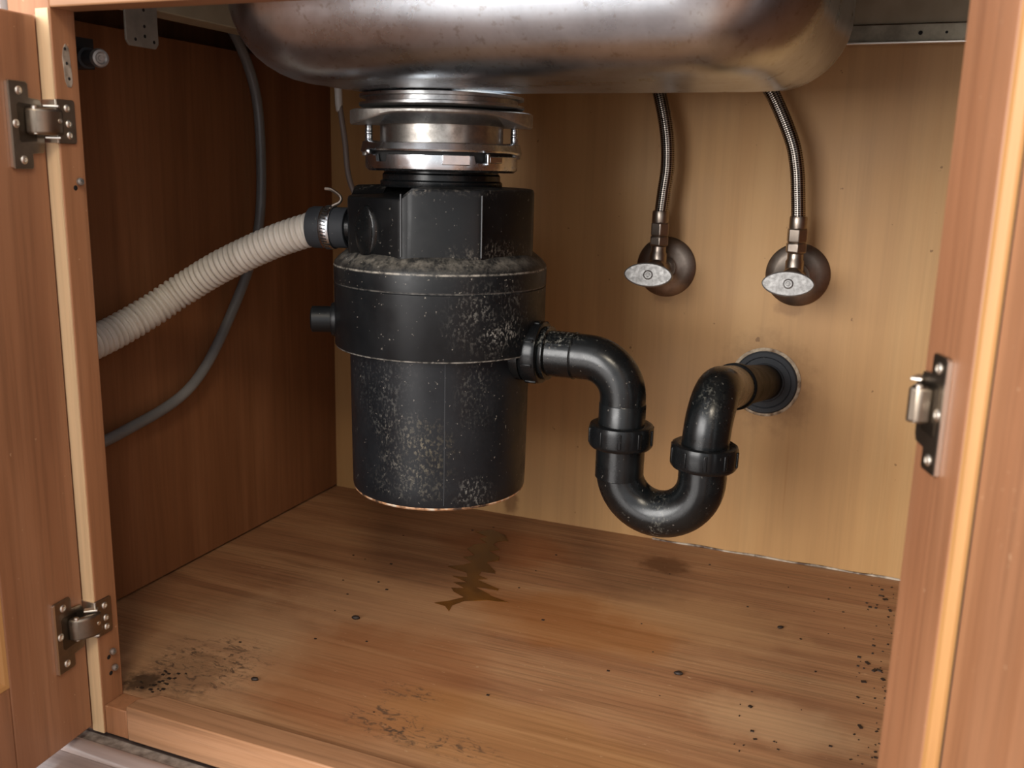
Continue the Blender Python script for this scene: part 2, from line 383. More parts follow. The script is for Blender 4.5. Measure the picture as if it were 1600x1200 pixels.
S(MB().box(-.573, -.5495, FY+.001, FB, -.026, -.0005).build('trim_5', M_stile, bevel=.001), 'short oak block between left stile and bottom rail', 'frame block')
# kitchen floor with rounded strip against the cabinet
S(MB().box(-2.2, 1.6, -2.2, 1.2, -.05, -.034).build('floor_kitchen', M_kit), 'polished pinkish wood kitchen floor below the cabinet', 'floor')
prof = [(.525, -.034)] + [(.517+.008*math.cos(a_*PI/10), -.0335+.008*math.sin(a_*PI/10)) for a_ in range(11)]
S(MB().prism(prof, (0,0,0), (0,1,0), (0,0,1), (1,0,0), -.9, .4).build('trim_6', M_kit), 'rounded glossy wood strip along the foot of the cabinet', 'moulding')
S(MB().box(-.9, .4, .5235, FY, -.034, -.0285).build('trim_10', M_grime), 'grey grimy joint between cabinet foot and moulding', 'joint')
# gaps and seals
S(MB().tube([(x, BY-.001, .0005 + .0006*math.sin(x*90)) for x in [-.25+.0105*i for i in range(36)]], .0015, 8).build('trim_7', M_caulk), 'uneven pale caulk bead along foot of back panel', 'caulk')
# galvanised rail across the back, right of the sink
t = thing('mounting_rail', (-.3, BY-.004, .573), 'galvanised metal rail across the top of the back panel', 'rail')
MB().box(-.69, .13, BY-.008, BY-.0005, .573, .592).build('web', M_galv, t, org=t.location, bevel=.0008)
MB().box(-.69, .13, BY-.016, BY-.008, .572, .5745).build('lip', M_hedge, t, org=t.location, bevel=.0006)
for x, r_ in ((-.008, .0021), (.016, .0014)): MB().lathe((x, BY-.008, .583), (0,-1,0), [(r_,0),(r_*.9,.0006),(r_*.4,.0007),(r_*.3,.0003)], 14).build('rivet', M_dark, t, org=t.location)
S(MB().box(-.70, .13, BY-.003, BY+.043, .593, .64).build('trim_8', M_beige), 'beige board above the galvanised rail', 'board')
# ledge and bracket top left
S(MB().box(-.655, -.625, .650, 1.05, .5675, .60).build('trim_9', M_beige, bevel=.001), 'beige batten under the counter above the left panel', 'batten')
t = thing('metal_bracket', (-.612, .664, .533), 'grey metal tab with small holes hanging at top left', 'bracket')
MB().prism([(-.019,.04),(-.019,.004),(-.0155,0),(.0145,0),(.018,.004),(.018,.04)], t.location, (0,1,0), (0,0,1), (1,0,0), -.001, .0012).build('plate', M_grey, t, org=t.location, bevel=.0004)
for y, z in ((.002,.030),(.002,.017),(.002,.009),(-.009,.0055),(.0125,.0055)):
    MB().lathe((t.location.x+.0012, t.location.y+y, t.location.z+z), (1,0,0), [(.0014,0),(.0014,.0002)], 12).build('hole', M_dark, t, org=t.location)
MB().box(-.625, -.611, .646, .681, .5675, .575).build('mount_foot', M_grey, t, org=t.location)

# ------------------------------------------------------------------ sink
def rounded_rect(x0, x1, y0, y1, r, n=10):
    out = []
    for cx, cy, a in ((x1-r,y0+r,-PI/2), (x1-r,y1-r,0), (x0+r,y1-r,PI/2), (x0+r,y0+r,PI)):
        for i in range(n+1):
            t = a + PI/2*i/n; out.append((cx+r*math.cos(t), cy+r*math.sin(t)))
    # densify the straight runs evenly
    res = []
    for i, p in enumerate(out):
        q = out[(i+1) % len(out)]; d = math.hypot(q[0]-p[0], q[1]-p[1]); k = max(1, int(d/.03))
        for j in range(k): res.append((p[0]+(q[0]-p[0])*j/k, p[1]+(q[1]-p[1])*j/k))
    return res
SX0, SX1, SY0, SY1 = -.515, -.062, .598, 1.02
def zb(y): return .5035 + max(0, y-.79)*.085
t = thing('kitchen_sink', (-.29, .81, .5), 'scuffed stainless steel sink bowl seen from below', 'sink')
loops = []
FR = .062
for k in range(7):    # walls with a slight draft
    z = .66 - (.66-.5035-FR)*k/6; ins = 0
    loops.append([(x, y, z + (zb(y)-.5035)*k/6) for x, y in rounded_rect(SX0+ins, SX1-ins, SY0+ins, SY1-ins, .085)])
for k in range(1, 11):
    a = PI/2*k/10; ins = FR*(1-math.cos(a)); dz = FR*(1-math.sin(a))
    loops.append([(x, y, zb(y)+dz) for x, y in rounded_rect(SX0+ins, SX1-ins, SY0+ins, SY1-ins, max(.085-ins*.8, .03))])
n0 = len(loops[0])
def resample(l, n):
    L = [0]
    for i in range(len(l)): L.append(L[-1] + (Vector(l[(i+1)%len(l)])-Vector(l[i])).length)
    out = []
    for k in range(n):
        d = L[-1]*k/n; i = max(j for j in range(len(l)) if L[j] <= d+1e-9); f = (d-L[i])/max(1e-9, L[i+1]-L[i])
        out.append(Vector(l[i]).lerp(Vector(l[(i+1)%len(l)]), f))
    return out
NS = 160
loops = [resample(l, NS) for l in loops]
last = loops[-1]
for f in (.7, .4, .15):
    lp = []
    for p in last:
        d = p - Vector((D.x, D.y, p.z)); q = Vector((D.x, D.y, 0)) + d*(f) ; dd = Vector((d.x, d.y, 0)).normalized()
        q = Vector((D.x, D.y, 0)) + Vector((d.x, d.y, 0))*f + dd*.045*(1-f); lp.append(Vector((q.x, q.y, zb(q.y))))
    loops.append(lp)
m = MB(); m.v = [p for l in loops for p in l]
m.f = [[j*NS+i, j*NS+(i+1)%NS, (j+1)*NS+(i+1)%NS, (j+1)*NS+i] for j in range(len(loops)-1) for i in range(NS)]
bowl = m.build('bowl', M_sink, t, 60, org=t.location)
so = bowl.modifiers.new('thickness', 'SOLIDIFY'); so.thickness = .0015; so.offset = -1
rim = MB(); a = rounded_rect(SX0, SX1, SY0, SY1, .085); bb = rounded_rect(SX0-.03, SX1+.03, SY0-.03, SY1+.03, .1)
a = resample([(x,y,.676) for x,y in a], NS); bb = resample([(x,y,.676) for x,y in bb], NS)
a2 = [p+Vector((0,0,.003)) for p in a]; b2 = [p+Vector((0,0,.003)) for p in bb]
rim.v = a+bb+b2+a2; rim.f = [[q*NS+i, q*NS+(i+1)%NS, ((q+1)%4)*NS+(i+1)%NS, ((q+1)%4)*NS+i] for q in range(4) for i in range(NS)]
rim.build('rim', M_sink, t, 40, org=t.location)
low = MB(); low.v = [Vector((p.x, p.y, .677)) for p in loops[0]] + [Vector(p) for p in loops[0]]
low.f = [[i, (i+1)%NS, NS+(i+1)%NS, NS+i] for i in range(NS)]; low.build('collar', M_sink, t, 40, org=t.location)

# ------------------------------------------------------------------ garbage disposal
t = thing('garbage_disposal', (D.x, D.y, .14), 'dusty black garbage disposal hanging under the steel sink', 'garbage disposal')
O = t.location
def dl(name, prof, m, n=72, **k):
    return MB().lathe(D, (0,0,1), prof, n).build(name, m, t, org=O, **k)
dl('sink_flange', [(.050,.491),(.072,.491),(.074,.4925),(.074,.4945),(.068,.4955),(.068,.499),(.0735,.4995),(.0735,.5020),(.05,.5055)], M_flange)
# support ring with three lobes, thinner between them
SCREW = [math.atan2(*(UL*.995+UF*.10).yx), math.atan2(*(UR*.995+UF*.10).yx), math.atan2(*(-UF).yx)]
m = MB(); n = 144; rows = []
for i in range(n):
    a = 2*PI*i/n; k = max(math.exp(-((((a-s+PI) % (2*PI))-PI)/.62)**4) for s in SCREW)
    ro = .072 + .010*k; zl = .4845 - .0085*k; zt = .4885
    q = Vector((math.cos(a), math.sin(a), 0))
    rows.append([D+q*.05+Vector((0,0,zl)), D+q*(ro-.001)+Vector((0,0,zl)), D+q*ro+Vector((0,0,zl+.0012)), D+q*ro+Vector((0,0,zt-.001)), D+q*(ro-.002)+Vector((0,0,zt)), D+q*.05+Vector((0,0,zt+.002))])
m.v = [p for r in rows for p in r]; m.f = [[i*6+j, ((i+1)%n)*6+j, ((i+1)%n)*6+(j+1)%6, i*6+(j+1)%6] for i in range(n) for j in range(6)]
m.build('support_ring', M_cast, t, org=O)
dl('cone_ring', [(.05,.476),(.060,.4765),(.070,.4845),(.05,.486)], M_flange)
dl('mounting_neck', [(.050,.455),(.0555,.455),(.0555,.4775),(.050,.4775)], M_neck)
for s in SCREW:
    q = D + Vector((math.cos(s), math.sin(s), 0))*.0655
    sc = MB().tube([q+Vector((0,0,.4605+.0005*i)) for i in range(40)], lambda L: .0034+.00045*math.sin(L*2*PI/.0014), 12).build('mounting_screw', M_chrome, t, org=O)
    MB().lathe(q, (0,0,1), [(.0055,.449),(.006,.4495),(.006,.4585),(.005,.4595)], 16).build('screw_boss', M_cast, sc, org=O)
# upper mounting ring: a scalloped plate with pressed steps
m = MB(); rows = []
for i in range(n):
    a = 2*PI*i/n; k = max(math.exp(-((((a-s+PI) % (2*PI))-PI)/.33)**4) for s in SCREW)
    ro = .0685+.0035*k; zt = .4625-.0015*(1-k); zl = .4535 - .0015*k; q = Vector((math.cos(a), math.sin(a), 0))
    rows.append([D+q*.055+Vector((0,0,zl)), D+q*(ro)+Vector((0,0,zl)), D+q*(ro+.0008)+Vector((0,0,zl+.0015)), D+q*(ro-.001)+Vector((0,0,zt-.001)), D+q*(ro-.004)+Vector((0,0,zt)), D+q*.055+Vector((0,0,zt))])
m.v = [p for r in rows for p in r]; m.f = [[i*6+j, ((i+1)%n)*6+j, ((i+1)%n)*6+(j+1)%6, i*6+(j+1)%6] for i in range(n) for j in range(6)]
m.build('mounting_ring', M_chrome, t, org=O)
# lower locking ring with slots cut in its upper half
def ang(lat, r): return math.atan2(*((UF*math.sqrt(max(0, r*r-lat*lat)) + UR*lat)).yx)
rL = .0688; m = MB(); slots = [(-.0565,-.0475), (.0275,.0385)]; rows = []; nn = 288
sa = [(ang(a0,rL), ang(a1,rL)) for a0,a1 in slots]
for i in range(nn):
    a = 2*PI*i/nn; cut = any(((a-s0) % (2*PI)) < ((s1-s0) % (2*PI)) for s0,s1 in sa)
    zt = .4448 if cut else .4508; q = Vector((math.cos(a), math.sin(a), 0))
    rows.append([D+q*.056+Vector((0,0,.4375)), D+q*(rL-.003)+Vector((0,0,.4365)), D+q*(rL-.0006)+Vector((0,0,.4385)), D+q*rL+Vector((0,0,.441)), D+q*rL+Vector((0,0,zt-.0006)), D+q*(rL-.001)+Vector((0,0,zt)), D+q*(rL-.003)+Vector((0,0,zt)), D+q*(rL-.003)+Vector((0,0,.4395))])
m.v = [p for r in rows for p in r]; m.f = [[i*8+j, ((i+1)%nn)*8+j, ((i+1)%nn)*8+(j+1)%8, i*8+(j+1)%8] for i in range(nn) for j in range(8)]
lock = m.build('locking_ring', M_chrome, t, org=O, smooth=30)
dl('inner_seal', [(.03,.437),(.0635,.437),(.0645,.4545),(.03,.4545)], M_dark)
a = ang(.045, rL); q = Vector((math.cos(a), math.sin(a), 0)); tt = Vector((-q.y, q.x, 0))
MB().obox(D+q*(rL+.0012)+Vector((0,0,.4475)), tt*.0075, q*.0016, Vector((0,0,.0028))).build('lock_tab', M_chrome, lock, org=O, bevel=.0008)
MB().obox(D+q*(rL+.001)+Vector((0,0,.4475))+tt*-.009, tt*.0014, q*.0022, Vector((0,0,.005))).build('lock_tab', M_chrome, lock, org=O, bevel=.0008)
a = ang(.012, rL); q = Vector((math.cos(a), math.sin(a), 0)); tt = Vector((-q.y, q.x, 0))
MB().obox(D+q*(rL+.0002)+Vector((0,0,.4465)), tt*.012, q*.0012, Vector((0,0,.0042))).build('lock_tab', M_chrome, lock, org=O, bevel=.0006)
a = ang(-.064, .0725); MB().lathe(D+Vector((math.cos(a), math.sin(a),0))*.071+Vector((0,0,.4525)), UL, [(.0005,.0032),(.002,.003),(.003,.0018),(.0032,0)], 14).build('rivet', M_chrome, t, org=O)
dl('neck_gasket', [(.04,.4225),(.0545,.4225),(.0555,.4245),(.0555,.4275),(.0535,.429),(.0535,.4335),(.052,.435),(.052,.4375),(.04,.4375)], M_nut)
# octagonal upper housing, a face to the front, with a lower step at its left
af = math.atan2(UF.y, UF.x); ap = .0835; m = MB(); N = 200; rings = [[],[],[],[],[]]
def octr(a, apo, rd=.006):
    x = ((a-af+PI/8) % (PI/4)) - PI/8
    r = apo/math.cos(x)
    return .55*min(r, apo/math.cos(PI/8)-.0007) + .45*(apo*1.03)
def topz(a):
    x = ((a-af+PI) % (2*PI)) - PI          # negative = to the left of the front
    lft = 1 if -1.75 < x < -.42 else 0
    if -.42 <= x < -.30: lft = 1-(x+.42)/.12
    if -1.95 < x <= -1.75: lft = (x+1.95)/.2
    return .4228 - .0085*lft
for i in range(N):
    a = 2*PI*i/N; q = Vector((math.cos(a), math.sin(a), 0)); z = Vector((0,0,1)); tz = topz(a)
    for k, (r, h) in enumerate(((octr(a,ap), .352), (octr(a,ap), tz-.003), (octr(a,ap)-.001, tz-.0008), (octr(a,ap)-.003, tz), (.054, tz+.0015))): rings[k].append(D+q*r+z*h)
m.v = [p for r in rings for p in r]; m.f = [[k*N+i, k*N+(i+1)%N, (k+1)*N+(i+1)%N, (k+1)*N+i] for k in range(4) for i in range(N)]
m.f += [list(range(N))[::-1], [4*N+i for i in range(N)]]
up = m.build('upper_housing', M_upper, t, 25, org=O)
for lat in (-.0345, .0345):       # moulding seams at the two front corners
    p = D + (UF*ap + UR*lat)*.982; MB().tube([p+UF*.0002+Vector((0,0,.366)), p+UF*.0002+Vector((0,0,.418))], .0006, 6).build('seam', M_seam, up, org=O)
# inlet with oval boss
IN0 = D + Vector((.006, -.020, .385)); ID = Vector((-.985, -.17, -.012)).normalized()
nrmL = (UF+UL).normalized()
pc = D + nrmL*ap + (UL-UF).normalized()*.006 + Vector((0,0,.385))
m = MB(); ex = (UL-UF).normalized()
rim_prof = [(.0185, .0045), (.0205, .0035), (.0225, -.001)]
vs = []; nn = 40
for r, h in rim_prof:
    for i in range(nn):
        a = 2*PI*i/nn; vs.append(pc + ex*r*.62*math.cos(a) + Vector((0,0,1))*r*1.05*math.sin(a) + nrmL*h)
m.add(vs, [(j*nn+i, j*nn+(i+1)%nn, (j+1)*nn+(i+1)%nn, (j+1)*nn+i) for j in range(2) for i in range(nn)] + [tuple(range(nn))])
inl = m.build('inlet_boss', M_pipe, t, org=O)
MB().lathe(IN0, ID, [(.0155,.03),(.0155,.084)], 36).build('inlet_stub', M_nut, inl, org=O)
# middle band and shoulder
dl('middle_band', [(.070,.372),(.0865,.3655),(.0945,.3590),(.0975,.3555),(.0985,.3520),(.0985,.3372),(.0975,.3368),(.0975,.3358),(.0983,.3352),(.0983,.2800),(.0972,.2775),(.0845,.2762)], M_band, 96)
dl('lower_can', [(.084,.290),(.0845,.272),(.0835,.16),(.083,.1435),(.0822,.1415),(.0815,.1408)], M_can, 96)
dl('worn_edge', [(.0824,.1424),(.0826,.1410),(.0815,.1396),(.05,.1394),(.02,.1398)], M_rust, 96)
sp_ = (UF*math.cos(.05) + UR*math.sin(.05))
MB().tube([D+sp_*.0842+Vector((0,0,.274)), D+sp_*.0832+Vector((0,0,.145))], .0005, 6).build('mould_seam', M_seam2, t, org=O)
q = D + Vector((0,0,.2995))
MB().lathe(q, UL, [(.016,.085),(.016,.099),(.0150,.1015),(.0122,.102),(.0122,.1190),(.0112,.1202),(.0085,.1202),(.0085,.112)], 30).build('side_nub', M_band, t, org=O)
MB().lathe((D.x, D.y, .2785), (1,0,0), [(.026,.06),(.0275,.083),(.0275,.0885)], 40).build('discharge_port', M_pipe, t, org=O)

# ------------------------------------------------------------------ drain trap
t = thing('drain_trap', (-.18, .80, .122), 'black plastic P-trap drain pipe running to the back panel', 'drain pipe')
O = t.location
def nut(base, axis, r, h, name='slip_nut', ribs=10):
    a, u, v = frame(axis); base = Vector(base)
    o = MB().lathe(base, axis, [(r*.76,0),(r*.93,0),(r*.985,.0018),(r,.004),(r,h-.004),(r*.97,h-.0012),(r*.9,h),(r*.76,h-.0005)], 56).build(name, M_nut, t, org=O)
    for i in range(ribs):
        an = 2*PI*(i+.35)/ribs; q = u*math.cos(an)+v*math.sin(an); tt = a.cross(q)
        MB().obox(base+a*(h*.52)+q*r, tt*.0016, q*.0011, a*(h*.32)).build('grip_rib', M_nut, o, org=O, bevel=.0006)
    return o
zc = .2785; X1, X2, YT = -.2172, -.1425, .80
nut((-.309, YT, zc), (1,0,0), .0288, .017, 'discharge_nut', 8)
MB().lathe((-.2925, YT, zc), (1,0,0), [(.0235,0),(.0245,.002),(.0245,.005),(.0215,.006)], 48).build('nut_lip', M_pipe, t, org=O)
PR = .0203
MB().tube([(-.3045,YT,zc), (-.262,YT,zc)], .0208, 40).build('outlet_tube', M_pipe, t, org=O)
path = fillet([(-.263,YT,zc), (X1,YT,zc-.001), (X1,YT,.195)], [.034], 16)
MB().tube(path, PR, 40).build('elbow', M_pipe, t, org=O)
MB().lathe((-.2638, YT, zc), (1,0,0), [(.0212,0),(.0214,.0008),(.0205,.002)], 40).build('joint_ring', M_pipe, t, org=O)
MB().lathe((X1, YT, .2395), (0,0,-1), [(.0203,-.0008),(.0209,0),(.0209,.028)], 40).build('leg_sleeve', M_pipe, t, org=O)
nut((X1, YT, .2005), (0,0,1), .0288, .0215)
MB().lathe((X1, YT, .172), (0,0,1), [(.0205,-.001),(.0218,0),(.0218,.031)], 40).build('trap_socket', M_pipe, t, org=O)
ur = (X2-X1)/2; uc = ((X1+X2)/2, YT, .1800)
ub = [Vector((X1,YT,.205))] + [Vector((X1,YT,.19))] + arc(uc, (-1,0,0), (0,0,-1), ur, 0, PI, 28) + [Vector((X2,YT,.19)), Vector((X2,YT,.20))]
MB().tube(ub, .0210, 40).build('u_bend', M_pipe, t, org=O)
nut((X2, YT, .1915), (.02,0,1), .0290, .0215)
HC = Vector((-.1315, BY, .2107))
e2 = Vector((X2+.003, YT, .2605)); dd = (HC-e2).normalized()
path = fillet([(X2,YT,.196), e2, e2+dd*.115], [.036], 18)
MB().tube(path, .0205, 40).build('wall_elbow', M_pipe, t, org=O)
MB().lathe(e2+dd*.098, dd, [(.0205,0),(.0226,.0015),(.0228,.013),(.0212,.0165)], 40).build('joint_ring', M_pipe_matt, t, org=O)
MB().tube([e2+dd*.10, HC+dd*.012], .0200, 40).build('wall_pipe', M_pipe_matt, t, org=O)
t = thing('wall_seal', (HC.x, HC.y, HC.z), 'black rubber pipe seal in ragged hole of back panel', 'pipe seal')
MB().lathe(HC, (0,-1,0), [(.033,0),(.0392,0),(.0398,.0012),(.0385,.0022),(.036,.0022),(.033,.001)], 56, caps=False).build('pale_rim', M_rimw, t, org=t.location)
MB().lathe(HC, (0,-1,0), [(.0196,0),(.0362,0),(.0362,.0030),(.0345,.0050),(.0300,.0050),(.0285,.0035),(.0225,.0035),(.0215,.0050),(.0196,.0050)], 56, caps=False).build('rubber_ring', M_rubber, t, org=t.location)

# ------------------------------------------------------------------ dishwasher hose
t = thing('drain_hose', (-.58, .755, .35), 'ribbed pale grey drain hose sloping from disposal to left', 'hose')
O = t.location
c0 = IN0 + ID*.093
cuff_end = c0 + ID*.028
MB().lathe(c0+ID*-.009, ID, [(.0145,0),(.0180,.0003),(.0186,.0015),(.0186,.013),(.0180,.0135),(.0180,.0225),(.0192,.0235),(.0192,.034),(.0182,.0375),(.0145,.038)], 44).build('rubber_cuff', M_rubber, t, org=O)
cl = MB().lathe(c0+ID*.0050, ID, [(.0182,0),(.0196,0),(.0200,.0008),(.0200,.0085),(.0196,.0095),(.0182,.0095)], 48, caps=False).build('hose_clamp', M_chrome, t, org=O)
for i in range(40):
    a = 2*PI*i/40; _, u, v = frame(ID); q = u*math.cos(a)+v*math.sin(a); tt = ID.cross(q)
    MB().obox(c0+ID*.0098+q*.0200, ID*.0026+tt*.0006, tt*.0005, q*.00025).build('slot', M_dark, cl, org=O, smooth=0)
tail = c0 + ID*.004 + Vector((.0,0,.0205))
MB().tube(spline([tail+Vector((-.002,-.004,-.001)), tail+Vector((.004,0,.003)), tail+Vector((.003,.002,.008)), tail+Vector((-.006,.002,.0135)), tail+Vector((-.012,.0,.0145))], 6), .0016, 8).build('clamp_tail', M_satin, cl, org=O)
hp = [cuff_end+ID*-.006, (-.5340,.7575,.3745), (-.5618,.754,.3639), (-.6065,.746,.3426), (-.6440,.733,.3185), (-.665,.706,.297), (-.680,.664,.278), (-.685,.60,.266)]
pp = spline(hp, 60)
# even steps along the path
acc = [0]
for i in range(1, len(pp)): acc.append(acc[-1]+(pp[i]-pp[i-1]).length)
step = .0008; fine = []; i = 0
for k in range(int(acc[-1]/step)):
    while acc[i+1] < k*step: i += 1
    fine.append(pp[i].lerp(pp[i+1], (k*step-acc[i])/(acc[i+1]-acc[i])))
MB().tube(fine, lambda L: .0134 + .0026*(abs(math.sin(PI*L/.0058))**.8), 28).build('ribbed_tube', M_hose, t, 80, org=O)

# ------------------------------------------------------------------ grey tube, cord
cp = [(-.690,.80,.63), (-.690,.868,.592), (-.690,.912,.536), (-.690,.925,.468), (-.686,.910,.365), (-.690,.864,.278), (-.693,.795,.205), (-.693,.695,.179), (-.690,.60,.172)]
t = thing('grey_tube', (-.69, .8, .2), 'slim slate grey tube curving down along the dark left panel', 'tube')
MB().tube(spline(cp, 14), .0056, 18).build('tube_body', M_cable, t, org=t.location)
t = thing('power_cord', (-.59, .95, .42), 'thin pale cord hanging behind the disposal from the sink', 'cord')
MB().tube(spline([(-.6025,.95,.56), (-.6005,.95,.512), (-.594,.95,.468), (-.5862,.95,.418), (-.560,.965,.365), (-.53,1.02,.30), (-.505,1.089,.27)], 10), .0032, 12).build('cord', M_cord, t, org=t.location)
MB().lathe((-.6005,.95,.4965), (-.04,0,1), [(.0005,0),(.0036,.003),(.0044,.010),(.0044,.07)], 16).build('sleeve', M_white, t, org=t.location)

# ------------------------------------------------------------------ shut-off valves and braided hoses
def valve(x, zc, label, hoff, tilt):
    t = thing('shutoff_valve', (x, BY, zc), label, 'valve', 'water shut-off valves on the back panel')
    O = t.location; p = Vector((x, BY, zc))
    MB().lathe(p, (0,-1,0), [(.0345,0),(.0345,.0015),(.033,.003),(.024,.0065),(.015,.0095),(.0135,.0105),(.0135,.012),(.010,.012)], 56).build('escutcheon', M_satin, t, org=O)
    MB().lathe(p, (0,-1,0), [(.0085,.006),(.0085,.026),(.0115,.028),(.0125,.031),(.0125,.053),(.0115,.055),(.009,.057),(.009,.064),(.0075,.066),(.0075,.074),(.0045,.075),(.0045,.083)], 32).build('body', M_satin, t, org=O)
    q = Vector((x, BY-.042, zc))
    MB().lathe(q, (0,0,1), [(.0095,.004),(.0095,.018),(.0082,.020),(.0082,.026),(.0072,.027),(.0072,.034)], 28).build('outlet', M_satin, t, org=O)
    MB().lathe(q, (0,0,1), [(.0098,.0265),(.0112,.0280),(.0112,.0365),(.0098,.0378)], 6, phase=.26).build('compression_nut', M_satin, t, org=O, smooth=20, bevel=.0008)
    # oval handle with raised centre
    h = Vector((x+hoff, BY-.084, zc-.002)); nrm = Vector((.10, -.98, .16)).normalized()
    ex = Vector((math.cos(tilt), .1, math.sin(tilt))); ex = (ex - nrm*ex.dot(nrm)).normalized(); ez = ex.cross(nrm); ez = ez if ez.z > 0 else -ez
    A, B = .0262, .0130; pts = []
    for k in range(48):
        a = 2*PI*k/48; pts.append((A*math.copysign(abs(math.cos(a))**1.0, math.cos(a)), B*math.copysign(abs(math.sin(a))**1.1, math.sin(a))))
    hd = MB().prism(pts, h, ex, ez, nrm, -.0045, .0045).build('handle', M_handle, t, org=O, bevel=.0014)
    MB().lathe(h, nrm, [(.0052,.004),(.0052,.0051),(.0044,.0056),(.0038,.0050),(.0024,.0050),(.002,.0055),(.0,.0056)], 24).build('handle_cap', M_handle, hd, org=O)
    MB().prism([(a*.6, b*.7) for a,b in pts], h, ex, ez, nrm, -.011, -.004).build('handle_hub', M_satin, hd, org=O, bevel=.001)
    return t
valve(-.2530, .3345, 'water shut-off valve with oval handle, nearer the disposal', .0005, -.02)
valve(-.1060, .3345, 'water shut-off valve with oval handle, above the drain hole', -.0005, .0)
def braided(pts, label):
    t = thing('braided_hose', pts[0], label, 'hose', 'braided supply hoses above the valves'); O = t.location
    a = Vector(pts[0]); d = Vector((0,0,1))
    MB().lathe(a, d, [(.0085,-.002),(.0105,-.001),(.0110,.001),(.0110,.012),(.0098,.014)], 6, phase=.26).build('hex_nut', M_satin, t, org=O, smooth=20, bevel=.0009)
    MB().lathe(a, d, [(.0085,.012),(.0092,.014),(.0092,.024),(.0085,.026)], 28).build('ferrule', M_satin, t, org=O)
    MB().tube(spline([a+d*.02] + [Vector(p) for p in pts[1:]], 14), .0074, 24).build('braid', M_braid, t, org=O)
VY = BY-.042
braided([(-.253,VY,.3735), (-.2508,VY,.42), (-.2485,VY,.4480), (-.2510,VY,.480), (-.2600,VY+.004,.515), (-.275,VY+.01,.555), (-.30,VY+.012,.62)], 'braided steel supply hose rising from the valve nearer the disposal')
braided([(-.106,VY,.3735), (-.1085,VY,.42), (-.1120,VY,.4480), (-.1195,VY,.476), (-.1400,VY+.004,.517), (-.165,VY+.01,.555), (-.20,VY+.012,.62)], 'braided steel supply hose rising from the valve above the drain hole')

# ------------------------------------------------------------------ doors
def door(name, loc, rot, side, label, SW, L=.30, z0=-.0205, z1=.538):
    """side +1: inner face looks to local +X, door runs to local -Y"""
    t = thing(name, loc, label, 'cabinet door', kind='structure'); t.rotation_euler = (0,0,rot)
    z0 -= loc[2]; z1 -= loc[2]; T = .019
    def bx(xa, xb, ya, yb, za, zb_): a, b = sorted((xa*side, xb*side)); return MB().box(a, b, ya, yb, za, zb_)
    bx(-T, 0, -SW, 0, z0, z1).build('stile', M_door, t, bevel=.0014)
    bx(-T, 0, -L, -L+SW, z0, z1).build('stile', M_door, t, bevel=.0014)
    bx(-T, -.0002, -L+SW, -SW, z0, z0+SW).build('rail', M_door, t, bevel=.0014)
    bx(-T, -.0002, -L+SW, -SW, z1-SW, z1).build('rail', M_door, t, bevel=.0014)
    bx(-T+.003, -.0065, -L+SW-.004, -SW+.004, z0+SW-.004, z1-SW+.004).build('panel', M_door, t)
    # sloping bead round the panel opening
    def bead(pts, ax): 
        pr = [(-.0085,0),(-.0005,0),(-.0012,.003),(-.0045,.0062),(-.0085,.0066)]
        m = MB(); vs = []
        for (p, d) in pts:
            for h, w_ in pr: vs.append((h*side, p[0]+d[0]*w_, p[1]+d[1]*w_))
        k = len(pr); m.add(vs, [tuple(range(k)), tuple(range(k, 2*k))[::-1]] + [(i, (i+1)%k, k+(i+1)%k, k+i) for i in range(k)])
        m.build('bead', M_bead, t, 30)
    ya, yb, za, zb_ = -SW, -L+SW, z0+SW, z1-SW
    bead([((ya, za), (-1, 1)), ((ya, zb_), (-1, -1))], 0); bead([((yb, za), (1, 1)), ((yb, zb_), (1, -1))], 0)
    bead([((ya, za), (-1, 1)), ((yb, za), (1, 1))], 0); bead([((ya, zb_), (-1, -1)), ((yb, zb_), (1, -1))], 0)
    gx = sorted((-.0070*side, -.0062*side))
    MB().box(gx[0], gx[1], ya-.0078, ya-.0066, za, zb_).build('groove', M_dark, t)
    return t
LDX, LDY, LDA = -.5840, .5305, R(5.0)
RDX, RDY, RDA = .0160, .5285, R(20.0)
DL = door('door_1', (LDX, LDY, -.0205), LDA, 1, 'left oak cabinet door, open, with two nickel hinges', .078)
DR = door('door_2', (RDX, RDY, -.0205), RDA, -1, 'right oak cabinet door, open, close to the camera', .0545, z1=.60)

